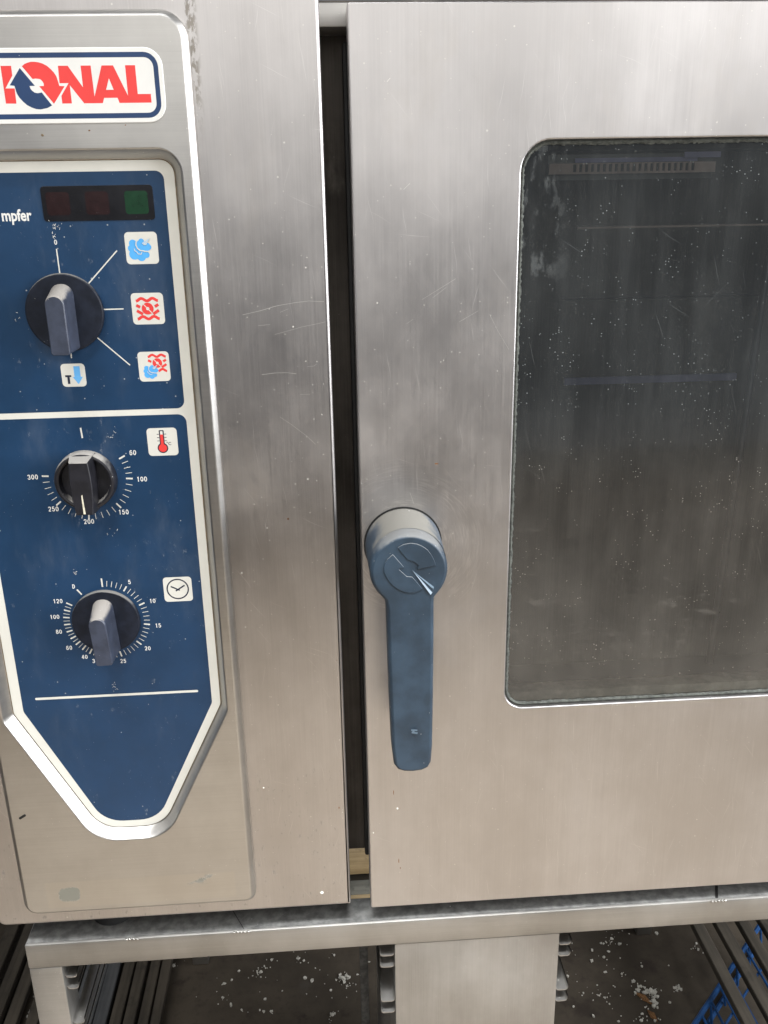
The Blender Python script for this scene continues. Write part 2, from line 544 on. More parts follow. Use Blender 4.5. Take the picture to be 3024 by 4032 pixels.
def rect(x0, z0, x1, z1): return [(x0, z0), (x1, z0), (x1, z1), (x0, z1)]
def circ(cx, cz, r, k=40, a0=0, a1=2 * math.pi):
    full = abs(a1 - a0 - 2 * math.pi) < 1e-6
    return [(cx + r * math.cos(a0 + (a1 - a0) * i / (k if full else k - 1)), cz + r * math.sin(a0 + (a1 - a0) * i / (k if full else k - 1))) for i in range(k)]
def to3(pts, y): return [W(x, y, z) for x, z in pts]

def plate(name, pts, yb, yf, mat, parent, bevel=0.0, holes=(), label=None, seg=3, smooth=35):
    """flat piece: front at yf (towards viewer), back edge at yb, rounded front rim"""
    bm = bmesh.new()
    loops = [to3(pts, yb)]
    if bevel:
        for i in range(seg + 1):
            t = i / seg * math.pi / 2
            loops.append(to3(offset(pts, -bevel * (1 - math.cos(t))), yf + bevel * (1 - math.sin(t))))
    else:
        loops.append(to3(pts, yf))
    v = loop_faces(bm, loops)
    hv = []
    for h, hb in holes:            # (outline, bevel)
        hl = []
        if hb:
            for i in range(seg + 1):
                t = math.pi / 2 - i / seg * math.pi / 2
                hl.append(to3(offset(h, hb * (1 - math.cos(t))), yf + hb * (1 - math.sin(t))))
        else:
            hl.append(to3(h, yf))
        hl.append(to3(h, yb))
        q = loop_faces(bm, hl)
        hv.append(q[0])
    fill(bm, [v[-1]] + hv)
    return build(name, bm, mat, parent, smooth, label)

def decal(name, polys, y, mat, parent, step=.02, label=None):
    """flat print; every outline is a thin slip of its own lying step mm above the one before"""
    bm = bmesh.new()
    for i, p in enumerate(polys):
        hs = []
        if isinstance(p, dict):
            hs = p['holes']; p = p['o']
        vl = [[bm.verts.new(q) for q in to3(L, y - i * step)] for L in [p] + hs]
        fill(bm, vl)
    for f in bm.faces:
        f.normal_update()
        if f.normal.y > 0: f.normal_flip()
    return build_raw(name, bm, mat, parent, None, label)

def strip(a, b, wd):
    a = Vector(a); b = Vector(b)
    d = (b - a).normalized(); q = Vector((-d.y, d.x)) * wd / 2
    return [tuple(a + q), tuple(b + q), tuple(b - q), tuple(a - q)]
def polystrip(pts, wd):
    L, Rr = [], []
    for i, p in enumerate(pts):
        a = Vector(pts[max(0, i - 1)]); b = Vector(pts[min(len(pts) - 1, i + 1)])
        d = (b - a).normalized(); q = Vector((-d.y, d.x)) * wd / 2
        L.append(tuple(Vector(p) + q)); Rr.append(tuple(Vector(p) - q))
    return L + Rr[::-1]

def box(name, x0, x1, y0, y1, z0, z1, mat, parent=None, bev=0.0, label=None, bm=None, rot=None):
    own = bm is None
    if own: bm = bmesh.new()
    r = bmesh.ops.create_cube(bm, size=1)
    c = W((x0 + x1) / 2, (y0 + y1) / 2, (z0 + z1) / 2)
    mt = Matrix.Translation(c) @ (rot or Matrix.Identity(4)) @ Matrix.Diagonal(((x1 - x0) * .001, (y1 - y0) * .001, (z1 - z0) * .001, 1))
    bmesh.ops.transform(bm, matrix=mt, verts=r['verts'])
    if bev:
        es = list({e for v in r['verts'] for e in v.link_edges})
        bmesh.ops.bevel(bm, geom=es, offset=bev * .001, segments=2, profile=.5, affect='EDGES')
    if own: return build(name, bm, mat, parent, 35, label)

def rod(bm, a, b, r, k=8):
    a = Vector(a); b = Vector(b)
    d = (b - a)
    m = Matrix.Translation((a + b) / 2) @ d.to_track_quat('Z', 'Y').to_matrix().to_4x4()
    bmesh.ops.create_cone(bm, cap_ends=True, segments=k, radius1=r, radius2=r, depth=d.length, matrix=m)

def text(name, s, x, z, h, y, mat, parent, align='CENTER', sx=1.0, bold=.0, rot=0.0):
    """h: height of a capital in mm; (x,z) centre of the text"""
    cu = bpy.data.curves.new(name, 'FONT')
    cu.body = s
    cu.size = 1.0
    cu.align_x = align
    cu.offset = bold
    cu.resolution_u = 3
    to = bpy.data.objects.new('t', cu)
    COL.objects.link(to)
    dg = bpy.context.evaluated_depsgraph_get()
    me = bpy.data.meshes.new_from_object(to.evaluated_get(dg))
    bpy.data.objects.remove(to)
    bm = bmesh.new()
    bm.from_mesh(me)
    bpy.data.meshes.remove(me)
    k = h / .73
    cr, sr = math.cos(rot), math.sin(rot)
    for v in bm.verts:
        px = v.co.x * k * sx; pz = (v.co.y - .365) * k
        v.co = W(x + px * cr - pz * sr, y, z + px * sr + pz * cr)
    for f in bm.faces:
        f.normal_update()
        if f.normal.y > 0: f.normal_flip()
    return build_raw(name, bm, mat, parent)

DIG = {
 '0': [[(.5 + .33 * math.sin(t), .5 + .42 * math.cos(t)) for t in [i * math.pi / 10 for i in range(21)]]],
 '1': [[(.30, .74), (.52, .92), (.55, .92)], [(.56, 1.0), (.56, 0)]],
 '2': [[(.17, .70), (.22, .84), (.36, .92), (.55, .92), (.74, .84), (.80, .70), (.74, .54), (.50, .34), (.20, .09)], [(.14, .085), (.84, .085)]],
 '3': [[(.18, .72), (.26, .86), (.42, .92), (.60, .91), (.75, .82), (.76, .66), (.66, .55), (.44, .52)], [(.44, .52), (.66, .50), (.80, .38), (.80, .24), (.68, .11), (.48, .07), (.28, .12), (.16, .28)]],
 '4': [[(.66, 0), (.66, 1.0)], [(.64, .93), (.16, .32)], [(.10, .28), (.90, .28)]],
 '5': [[(.80, .915), (.28, .915)], [(.30, .96), (.22, .50)], [(.22, .50), (.38, .60), (.58, .60), (.74, .52), (.80, .36), (.76, .20), (.62, .09), (.44, .07), (.27, .13), (.17, .26)]],
 '6': [[(.78, .76), (.68, .89), (.50, .93), (.32, .85), (.21, .66), (.18, .42), (.22, .22), (.34, .10), (.50, .07), (.68, .12), (.79, .26), (.78, .42), (.68, .54), (.50, .58), (.32, .52), (.21, .38)]],
 '8': [[(.5 + .27 * math.sin(t), .73 + .19 * math.cos(t)) for t in [i * math.pi / 9 for i in range(19)]], [(.5 + .32 * math.sin(t), .29 + .22 * math.cos(t)) for t in [i * math.pi / 9 for i in range(19)]]],
 'D': [[(.22, 0), (.22, 1.0)], [(.22, .915), (.48, .915), (.68, .84), (.80, .66), (.82, .5), (.80, .34), (.68, .16), (.48, .085), (.22, .085)]],
}
def numeral(s_, x, z, h, y, mat, parent):
    wd = h * .70
    x0 = x - wd * len(s_) / 2
    ps = []
    for i, ch in enumerate(s_):
        for st in DIG[ch]:
            ps.append(polystrip([(x0 + wd * (i + a_ * .90 + .05), z + (b_ - .5) * h) for a_, b_ in st], h * .155))
    return decal('numeral', ps, y, mat, parent, .01)

# ------------------------------------------------------------------ floor
bm = bmesh.new()
bmesh.ops.create_grid(bm, x_segments=8, y_segments=8, size=4.0)
tag(build('floor', bm, 'floor'), 'brown stained concrete floor under the stand', kind='structure')

# ------------------------------------------------------------------ OVEN
oven = empty('combi_oven', OVEN_BASE, 'stainless steel combi steamer oven with blue control panel and glass door', 'oven')

# carcass
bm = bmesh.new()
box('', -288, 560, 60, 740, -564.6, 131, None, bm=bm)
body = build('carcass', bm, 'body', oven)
# lip of the roof sheet in the gap
box('roof_trim', -291, 560, 26, 59, 109.5, 123.6, 'stand', oven, bev=1.0)
for fx, fy in ((-208, 34), (470, 34)):
    bm = bmesh.new()
    rod(bm, W(fx, fy + 2, -595.8), W(fx, fy + 2, -560), .019, 24)
    build('foot', bm, 'rubber', oven, 35)

# control fascia sheet
FA = roundpoly(rect(-295, -573.5, 4.2, 140), [7, 1.2, 3, 7], 5)
fascia = plate('control_fascia', FA, 59, 0, 'fascia', oven, bevel=2.6, seg=5)

# raised pressed panel with the recess for the face plate
RO = roundpoly([(-268, -557), (-75.9, -557), (-75.9, 114.5), (-268, 114.5)], [12, 9, 17, 17], 9)
PL_raw = [(-92.4, 30), (-92.4, -368), (-140.5, -465), (-152, -478.3), (-192, -478.3), (-203.5, -461), (-251.3, -368), (-251.3, 30)]
PL_raw = [(-92.4, 30), (-92.4, -368), (-147, -478.5), (-197, -478.5), (-251.3, -368), (-251.3, 30)]
PL = roundpoly(PL_raw, [9, 9, 26, 26, 9, 9], 9)
FRONT = -9.5
def raised():
    bm = bmesh.new()
    loops = []
    b = 4.6
    loops.append(to3(RO, -.15))
    for o_, y in ((-.15, FRONT + 4.6), (-.3, FRONT + 3.7), (-.7, FRONT + 3.0), (-2.9, FRONT + .9), (-3.6, FRONT + .35), (-4.5, FRONT)):
        loops.append(to3(offset(RO, o_), y))
    v = loop_faces(bm, loops)
    inner = []
    prof = [(6.9, 0.0), (6.3, .15), (5.7, .7), (5.2, 1.6), (2.4, 6.4), (1.4, 7.9), (.9, 8.6), (.3, 8.9)]
    for o_, dy in prof:
        inner.append(to3(offset(PL, o_), FRONT + dy))
    q = loop_faces(bm, inner)
    fill(bm, [v[-1], q[0]])
    return build('raised_panel', bm, 'raised', oven, 40)
raised()
bm = bmesh.new()
loop_faces(bm, [to3(offset(PL, .75), -.75), to3(offset(PL, .05), -.95)])
build('grime_line', bm, 'sealant', oven)

# name plate
LP = roundpoly(rect(-251.5, 51.0, -92.4, 93.2), 11, 8)
name = plate('nameplate', LP, FRONT - .02, FRONT - .9, 'white', oven, bevel=.5)
yl = FRONT - .92
decal('border_band', [{'o': offset(LP, -2.7), 'holes': [offset(LP, -5.6)]}], yl, 'logoblue', name)
decal('letter', [[(-189, 83.4), (-182.7, 83.4), (-182.8, 78.0), (-187.9, 71.0), (-182.4, 71.0), (-182.6, 62.5), (-188.9, 62.6)]], yl, 'red', name)
decal('emblem_arrow', [[(-177.8, 82.2), (-170.2, 72.3), (-173.4, 72.2), (-173.0, 70.6), (-172.0, 69.4), (-170.8, 68.5), (-169.2, 68.2), (-166.6, 68.6), (-161.4, 61.3), (-164.3, 59.9), (-168.6, 59.1), (-171.4, 59.4), (-173.9, 60.3), (-176.5, 61.7), (-178.6, 63.7), (-180.4, 65.9), (-181.6, 68.3), (-182.4, 72.4), (-185.1, 72.7)]], yl, 'logoblue', name)
decal('emblem_arrow', [[(-176.4, 83.1), (-174.8, 84.3), (-172.8, 85.0), (-170.8, 85.5), (-168.6, 85.5), (-166.2, 85.2), (-163.9, 84.5), (-161.5, 83.2), (-159.5, 81.4), (-157.9, 79.6), (-156.7, 77.5), (-155.8, 73.6), (-155.6, 72.2), (-152.5, 71.9), (-160.1, 62.2), (-167.7, 72.1), (-164.8, 72.2), (-164.8, 73.5), (-165.3, 74.6), (-166.0, 75.5), (-166.9, 76.0), (-169.3, 76.3), (-171.0, 76.0)]], yl, 'red', name)
decal('letters', [{'o': [(-155.0, 83.2), (-149.2, 83.2), (-141.5, 71.2), (-141.5, 83.2), (-135.5, 83.2), (-135.2, 66.0), (-129.0, 83.2), (-122.1, 83.2), (-114.9, 66.3), (-114.9, 83.2), (-108.9, 83.2), (-108.9, 67.2), (-101.0, 67.2), (-101.0, 62.3), (-120.5, 62.3), (-121.4, 65.2), (-129.5, 65.2), (-130.6, 62.3), (-141.9, 62.3), (-149.3, 72.5), (-149.3, 62.3), (-155.1, 62.3), (-155.1, 66.6), (-149.9, 73.6), (-155.3, 73.6)],
                   'holes': [[(-125.4, 76.1), (-123.2, 69.7), (-127.8, 69.7)]]}], yl, 'red', name)

# ---- face plate
PY = -1.0
face = plate('faceplate', PL, .2, PY, 'cream', oven, bevel=.2)
b1 = roundpoly(rect(-245.0, -131.6, -99.2, 23.5), 5.5, 6)
BLr = [(-98.8, -135.7), (-98.8, -370.0), (-145.5, -472.0), (-199.0, -472.0), (-243.6, -370.0), (-243.6, -135.7)]
BLr = [(-98.9, -135.8), (-98.9, -366.5), (-150.5, -472.4), (-194.0, -472.4), (-243.8, -366.5), (-243.8, -135.8)]
b2 = roundpoly(BLr, [6, 7, 24, 24, 7, 6], 8)
Y1, Y2, Y3, Y4 = PY - .05, PY - .10, PY - .15, PY - .30
decal('blue_field', [b1], Y1, 'blue', face)
decal('blue_field', [b2], Y1, 'blue', face)
# indicator window
iw = plate('indicator_window', roundpoly(rect(-178, -6.3, -107.1, 15.1), 2.2, 4), Y1, PY - .5, 'window', oven, bevel=.1)
for x0, mt in ((-175.2, 'redlamp'), (-150.4, 'redlamp'), (-125.4, 'greenlamp')):
    decal('indicator_lamp', [roundpoly(rect(x0, -2.7, x0 + 14.8, 11.5), 2.0, 4)], PY - .53, mt, iw)
text('lettering', 'mpfer', -185.9, -1.9, 7.2, Y2, 'white', face, 'RIGHT', .80, .026)
# long white rule
decal('white_rule', [roundpoly(strip((-233.4, -355.8), (-108.8, -355.7), 2.0), .9, 4)], Y2, 'cream', face)

def tile(x0, z0, x1, z1):
    return decal('icon_tile', [roundpoly(rect(x0, z0, x1, z1), 2.6, 5)], Y2, 'cream', face)
tile(-128.3, -34.1, -107.2, -13.8); tile(-128.3, -73.4, -107.0, -52.7); tile(-128.0, -112.2, -106.9, -91.8)
tile(-180.4, -114.3, -164.2, -98.5); tile(-127.3, -165.3, -106.4, -145.2); tile(-127.0, -278.7, -106.0, -258.9)

def cloud(cx, cz, k):
    blobs = [(-4.6, 3.6, 2.5), (-5.9, .6, 2.2), (-3.2, -1.2, 4.0), (-4.2, -3.2, 3.4), (.2, -4.6, 3.0), (3.6, -3.7, 2.0), (-1.0, -2.0, 3.2),
             (.6, 2.8, 3.0), (1.0, 4.9, 1.8), (4.0, 1.4, 2.8), (2.2, 1.2, 2.6), (5.4, 1.2, 1.8)]
    decal('cloud_symbol', [circ(cx + a * k, cz + b * k, r * k, 20) for a, b, r in blobs], Y3, 'sky', face, .012)
    c = lambda pts: [(cx + a * k, cz + b * k) for a, b in pts]
    decal('cloud_outline', [polystrip(c([(-2.4, 4.6), (-2.6, 2.4), (-1.8, .4), (-.2, -.8), (1.6, -1.1), (3.4, -1.5), (5.2, -1.5)]), .7 * k),
                            polystrip(c([(-4.0, .4), (-3.6, -1.0), (-2.4, -1.8), (-1.8, -3.0), (.2, -3.2), (.8, -2.0)]), .5 * k)], Y4 - .2, 'cream', face)
    decal('cloud_spike', [c([(7.2, 7.4), (4.0, 2.6), (2.6, 2.5), (1.4, 3.8)])], Y4 - .24, 'cream', face)
    decal('cloud_spike', [c([(7.0, 7.1), (3.7, 3.0), (2.9, 2.9)]), c([(6.4, 6.6), (2.3, 3.2), (1.9, 3.8)])], Y4 - .28, 'paleblue', face)
def wave(x0, x1, zc, amp, wd, ph=0, per=None):
    k = 18
    per = per or (x1 - x0)
    return polystrip([(x0 + (x1 - x0) * i / k, zc + amp * math.cos(2 * math.pi * 2 * (x0 + (x1 - x0) * i / k - ph) / per)) for i in range(k + 1)], wd)
def heat(cx, cz, k, low=True):
    wd = 14.6 * k
    x0, x1 = cx - wd / 2, cx + wd / 2
    ps = [wave(x0, x1, cz + 5.9 * k, -.85 * k, 1.9 * k, x0, wd)]
    if low:
        ps.append(wave(x0, x1, cz - 6.0 * k, -.85 * k, 1.9 * k, x0, wd))
        ps.append(strip((cx - 7.3 * k, cz - 1.2 * k), (cx - 3.4 * k, cz - 3.6 * k), 1.9 * k))
    else:
        ps.append(wave(cx + .5 * k, x1, cz - 6.0 * k, -.85 * k, 1.9 * k, x0, wd))
    ps.append(strip((cx - 7.3 * k, cz + 2.4 * k), (cx - 4.9 * k, cz + 1.0 * k), 1.9 * k))
    ps.append(strip((cx + 7.3 * k, cz + 2.6 * k), (cx + 4.9 * k, cz + 1.2 * k), 1.9 * k))
    ps.append(strip((cx + 7.3 * k, cz - 1.2 * k), (cx + 3.4 * k, cz - 3.6 * k), 1.9 * k))
    ps.append(circ(cx, cz, 3.9 * k, 28))
    decal('heat_symbol', ps, Y3, 'red', face)
    decal('fan_slit', [strip((cx - 3 * k, cz + 3.4 * k), (cx + 3 * k, cz - 3.4 * k), .55 * k), circ(cx, cz, 1.1 * k, 14)], Y4 - .02, 'cream', face)
cloud(-118.6, -24.6, 1.0)
heat(-117.8, -63.0, 1.0)
heat(-115.0, -99.6, .83, False)
cloud(-119.6, -105.4, .66)
# T with arrow
decal('letter', [rect(-178.0, -107.6, -173.9, -106.3), rect(-176.7, -112.3, -175.1, -107.62)], Y3, 'ink', face)
ar = []
for i in range(11):
    z1 = -100.4 - i * .66
    ar.append(rect(-171.8, z1 - .5, -167.6, z1))
for i in range(7):
    z1 = -107.7 - i * .68; hw = 3.4 * (1 - i / 7.2)
    ar.append([(-169.6 - hw, z1), (-169.6 + hw, z1), (-169.6 + hw * .82, z1 - .52), (-169.6 - hw * .82, z1 - .52)])
decal('arrow_symbol', ar, Y3, 'sky', face, .0)
decal('arrow_symbol', [[(-171.8, -100.3), (-167.6, -100.3), (-167.6, -107.6), (-166.1, -107.6), (-169.6, -112.6), (-173.1, -107.6), (-171.8, -107.6)]], Y2 - .03, 'paleblue', face)
# thermometer
decal('thermometer_outline', [roundpoly(rect(-118.8, -158.5, -115.4, -146.8), .5, 3), circ(-117.0, -159.7, 3.7, 26)], Y3, 'ink', face)
decal('thermometer_glass', [rect(-118.0, -150.0, -116.2, -147.5)], Y4, 'cream', face)
decal('thermometer_fill', [rect(-118.1, -159.0, -116.1, -149.9), circ(-117.0, -159.7, 2.9, 24)], Y4 - .06, 'red', face)
decal('thermometer_ticks', [strip((-120.4, z), (-118.9, z), .45) for z in (-149.7, -152.1, -154.5)] + [strip((-115.3, z), (-113.8, z), .45) for z in (-149.7, -152.1, -154.5)], Y3, 'ink', face, 0)
text('lettering', '°C', -112.6, -156.6, 2.3, Y3, 'ink', face, 'CENTER', 1.0, .015)
# clock
decal('clock_ring', [{'o': circ(-116.6, -268.6, 8.3, 40), 'holes': [circ(-116.6, -268.6, 7.3, 40)]}], Y3, 'ink', face)
decal('clock_hand', [strip((-121.6, -266.3), (-115.2, -269.7), 1.1), strip((-118.2, -270.1), (-111.3, -265.8), 1.1)], Y3, 'ink', face)

# ---- dial marks
DIAL = ([strip((-172.7, -23.4), (-172.6, -40), .8), strip((-133.9, -25.2), (-155, -46), .8), strip((-150, -62.9), (-133.8, -62.8), .8),
                      strip((-155, -79.8), (-133.6, -100.6), .8), strip((-172.2, -86), (-172.2, -94.8), .8)])
numeral('0', -172.7, -19.2, 3.2, Y2, 'white', face)

def ticks(polys, y):
    for p in polys:
        decal('tick_mark', [p], y, 'cream', face)
def pol(cx, cz, r, deg):        # degrees clockwise from the top
    t = math.radians(deg)
    return (cx + r * math.sin(t), cz + r * math.cos(t))
C2 = (-172.0, -179.5)
ticks(DIAL, Y2)
def a2(v):
    ks = [(60, 61.5), (100, 93.6), (150, 138.3), (200, 185), (250, 230.6), (300, 274)]
    for (v0, d0), (v1, d1) in zip(ks[:-1], ks[1:]):
        if v0 <= v <= v1: return d0 + (d1 - d0) * (v - v0) / (v1 - v0)
mk = [strip((-172.3, -143.3), (-171.9, -150.7), 1.1)]
for v in range(60, 301, 10):
    big = v in (60, 100, 150, 200, 250, 300)
    mk.append(strip(pol(*C2, 26.9, a2(v)), pol(*C2, 31.6, a2(v)), 1.15 if big else .42))
ticks(mk, Y2)
for s_, x, z in (('300', -209.9, -177.8), ('60', -138.4, -162.4), ('100', -134.1, -182.1), ('150', -149.7, -206.4), ('200', -175.0, -212.6), ('250', -198.8, -202.1)):
    numeral(s_, x, z, 3.7, Y2, 'white', face)
C3 = (-171.5, -291.5)
mk = [strip(pol(*C3, 27.2, 0), pol(*C3, 34.0, 0), 1.1), strip(pol(*C3, 26.8, 324), pol(*C3, 32, 324), 1.1)]
for v in range(1, 31):
    d_ = v * 6.64
    mk.append(strip(pol(*C3, 27.4, d_), pol(*C3, 32.0, d_), 1.1 if v % 5 == 0 else .4))
for i in range(1, 19):
    d_ = 199.2 + i * (299 - 199.2) / 18
    mk.append(strip(pol(*C3, 27.2, d_), pol(*C3, 31.9, d_), 1.1 if i % 2 == 0 else .4))
ticks(mk, Y2)
for s_, x, z in (('D', -192.4, -263.0), ('5', -151.4, -261.3), ('10', -136.2, -277.4), ('15', -134.0, -297.9), ('20', -143.7, -316.7), ('25', -163.2, -326.5),
                 ('30', -184.1, -325.3), ('40', -191.6, -321.5), ('60', -202.1, -313.2), ('80', -207.9, -299.4), ('100', -209.4, -287.0), ('120', -205.4, -274.3)):
    numeral(s_, x, z, 3.5, Y2, 'white', face)

R.seed(21)
for cx_, cz_, n_, sp_ in ((-171.5, -9.5, 16, 2.6), (-174, -14.5, 7, 2.4), (-172, -348, 12, 3.2), (-190, -252, 8, 2.2), (-150, -146, 7, 4), (-205, -66, 5, 5), (-162, -222, 6, 7)):
    ps = []
    for _ in range(n_):
        a_ = R.uniform(0, 6.28); L_ = R.uniform(.4, 1.6); x_ = cx_ + R.gauss(0, sp_ * .5); z_ = cz_ + R.gauss(0, sp_ * .6)
        ps.append(strip((x_, z_), (x_ + L_ * math.cos(a_), z_ + L_ * math.sin(a_)), R.uniform(.10, .26)))
    tag(decal('lint', ps, PY - .6, 'paintdot', face, .005), kind='stuff')

# ---- knobs
def revolve(bm, cx, cz, prof, k=48, cap=True):
    """prof: (radius, y) from the back to the front"""
    loops = [to3(circ(cx, cz, r, k), y) for r, y in prof]
    loop_faces(bm, loops, cap1=cap)

def bar_outline(cx, hw, ztop, zbot, rtop, rbot, zc):
    return roundpoly([(cx - hw, zbot), (cx + hw, zbot), (cx + hw, ztop), (cx - hw, ztop)], [rbot, rbot, rtop, rtop], 7)

def rot2(pts, cx, cz, deg):
    t = math.radians(deg); c_, s_ = math.cos(t), math.sin(t)
    return [(cx + (x - cx) * c_ - (z - cz) * s_, cz + (x - cx) * s_ + (z - cz) * c_) for x, z in pts]

def big_knob(cx, cz, r, deg, h, label):
    bm = bmesh.new()
    revolve(bm, cx, cz, [(r - .3, PY - .15), (r, PY - 1.2), (r, PY - 3.0), (r - .35, PY - 3.7), (r - 1.0, PY - 4.1)])
    k = build('knob', bm, 'knob', oven, 40, label)
    bm = bmesh.new()
    base = bar_outline(cx, 7.6, cz + 18.8, cz - 24.0, 7.2, 2.0, cz)
    mid = bar_outline(cx, 6.7, cz + 15.6, cz - 24.6, 6.4, 2.0, cz)
    top = bar_outline(cx, 6.1, cz + 13.2, cz - 25.0, 5.8, 2.0, cz)
    top2 = bar_outline(cx, 5.5, cz + 12.4, cz - 24.6, 5.4, 1.6, cz)
    L = [(base, PY - 3.6), (base, PY - 4.6), (mid, PY - 4 - h * .55), (top, PY - 4 - h * .96), (top2, PY - 4 - h)]
    loop_faces(bm, [to3(rot2(p, cx, cz, deg), y) for p, y in L], cap1=True)
    build('grip', bm, 'grip', k, 25)
    return k
big_knob(-172.0, -64.2, 25.6, 0.0, 20.5, 'dark round mode knob with grey grip')
big_knob(C3[0], C3[1], 25.2, 3.0, 22.0, 'dark round timer knob with grey grip')
# temperature knob: drum with a waisted bar
cx, cz = C2[0], C2[1] - .8
bm = bmesh.new()
revolve(bm, cx, cz, [(20.6, PY - .15), (21.2, PY - 1), (20.9, PY - 8.5), (20.2, PY - 9.6), (18.9, PY - 10.0), (17.6, PY - 9.4), (17.0, PY - 6.0), (16.6, PY - 4.4)])
k2 = build('knob', bm, 'knobblack', oven, 40, 'black temperature knob with bar grip and ivory pointer')
def waist(hw0, hwm, hw1, zt, zb):
    pts = [(cx - hw1, zb), (cx + hw1, zb)]
    N = 8
    for i in range(N + 1):
        t = i / N; z = zb + (zt - zb) * t
        wv = hw1 + (hw0 - hw1) * t + (hwm - (hw0 + hw1) / 2) * math.sin(math.pi * t)
        pts.append((cx + wv, z))
    for i in range(N, -1, -1):
        t = i / N; z = zb + (zt - zb) * t
        wv = hw1 + (hw0 - hw1) * t + (hwm - (hw0 + hw1) / 2) * math.sin(math.pi * t)
        pts.append((cx - wv, z))
    return pts[2:]
bm = bmesh.new()
loop_faces(bm, [to3(waist(8.6, 7.9, 7.4, cz + 20.0, cz - 21.0), PY - 4), to3(waist(8.0, 8.2, 6.8, cz + 19.2, cz - 21.2), PY - 9.4),
                to3(waist(6.4, 7.4, 5.8, cz + 17.0, cz - 21.2), PY - 18.4), to3(waist(5.9, 6.9, 5.3, cz + 16.4, cz - 20.7), PY - 19)], cap1=True)
g2 = build('grip', bm, 'knobblack', k2, 25)
decal('pointer', [[(cx - .6, cz - 7.0), (cx + .2, cz - 6.0), (cx + .9, cz - 20.4), (cx - .6, cz - 20.4)]], PY - 19.1, 'pointer', k2)

# ------------------------------------------------------------------ door
WIN = roundpoly(rect(133.6, -386.5, 470, 39.0), [16, 16, 20, 20], 9)
DO = roundpoly(rect(21.6, -579, 565, 119), 1.6, 3)
door = plate('door', DO, 22, 0, 'door', oven, bevel=1.2, holes=[(WIN, 1.1)], seg=3)
# inner door shell, set back, and its rubber seal
plate('inner_door_shell', rect(24.6, -573, 560, 114), 59, 22.2, 'rubber', door, holes=[(offset(WIN, -6), 0)])
bm = bmesh.new()
WG = offset(WIN, -.05)
inn = []
ii = offset(WIN, -5.2)
for i, (x, z) in enumerate(ii):
    inn.append((x + R.uniform(-.5, .5), z + R.uniform(-.5, .5)))
def densify(pts, step, jit):
    out = []
    for i in range(len(pts)):
        a = Vector(pts[i]); b = Vector(pts[(i + 1) % len(pts)])
        k = max(1, int((b - a).length / step))
        for j in range(k):
            p = a.lerp(b, j / k)
            out.append((p.x + R.uniform(-jit, jit), p.y + R.uniform(-jit, jit)))
    return out
outer = densify(offset(WIN, -.1), 1.3, .0)
R.seed(5)
inner2 = [tuple(Vector(p)) for p in outer]
cen = Vector((301.8, -173.7))
inner_l = offset(outer, -3.2)
inner_l = [(x + R.uniform(-.6, .6), z + R.uniform(-.6, .6)) for x, z in inner_l]
mid_l = offset(outer, -1.7)
loop_faces(bm, [to3(outer, 4.5), to3(mid_l, 3.0), to3(inner_l, 4.4)])
build('window_gasket', bm, 'gasket', door, 60)
decal('window_pane', [offset(WIN, -.3)], 5.0, 'glass', door)
# grey sill of the double glazing seen through the lower edge of the pane
box('glazing_sill', 137.5, 468, 9, 24, -402, -377.5, 'ledge', door, bev=.5)

box('door_seal', 19.0, 23.2, 44, 56, -560, 104, 'rubber', oven, bev=1.5)
# inside the oven chamber, seen dimly through the glass
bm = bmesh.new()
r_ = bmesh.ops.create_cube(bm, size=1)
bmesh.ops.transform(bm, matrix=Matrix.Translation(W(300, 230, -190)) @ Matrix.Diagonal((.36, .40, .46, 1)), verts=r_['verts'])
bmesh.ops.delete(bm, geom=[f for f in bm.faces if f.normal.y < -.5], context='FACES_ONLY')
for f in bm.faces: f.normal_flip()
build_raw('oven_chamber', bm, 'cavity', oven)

# slotted strip close behind the top of the pane
slots = []
outl = rect(154, 17.6, 268, 24.4)
hs = []
x = 170.4
while x < 252:
    hs.append((rect(x, 18.9, x + 2.1, 23.8), 0)); x += 4.05
plate('slotted_strip', outl, 8.6, 7.4, 'rackwarm', oven, holes=hs)
box('slot_backing', 154, 268, 12, 14, 14, 30, 'cavity', oven)
# shelf rails and a tray edge
for nm, x0, x1, y, z, hgt in (('shelf_rail', 176, 470, 10, -17.0, 1.3), ('shelf_rail', 182, 470, 60, -70, 1.2), ('shelf_rail', 175, 470, 120, -190, 1.2),
                              ('tray', 172, 300, 9, -123, 5.0)):
    box(nm, x0, x1, y, y + 3, z - hgt / 2, z + hgt / 2, 'violet' if nm == 'tray' else 'rackwarm', oven)
bm = bmesh.new()
rod(bm, W(333, 46, -10), W(322, 46, -380), .0028, 10)
build('rack_upright', bm, 'rack', oven, 40)
box('violet_bar', 246, 271, 7.4, 8.6, 27.0, 30.6, 'violet', oven)  # thin violet bars just behind the pane
box('violet_bar', 172, 256, 9.4, 10.4, 24.8, 27.6, 'violet', oven)

# ------------------------------------------------------------------ door handle
hc = (52.6, -241.3)
bm = bmesh.new()
pr = [(28.2, -.2), (28.4, -2), (28.3, -10), (28.0, -24), (27.6, -38)]
loop_faces(bm, [to3(circ(hc[0] + .2, hc[1] + 1.0 * (1 + y / 40), r, 56), y) for r, y in pr])
hsh = plate('handle_shadow_gap', circ(hc[0] + .1, hc[1] + 1.2, 29.4, 48), -.05, -.5, 'rubber', oven)  # black ring standing in for the shadow round the collar foot
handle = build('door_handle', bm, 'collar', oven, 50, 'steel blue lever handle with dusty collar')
hsh.parent = handle; hsh.name = 'shadow_ring'
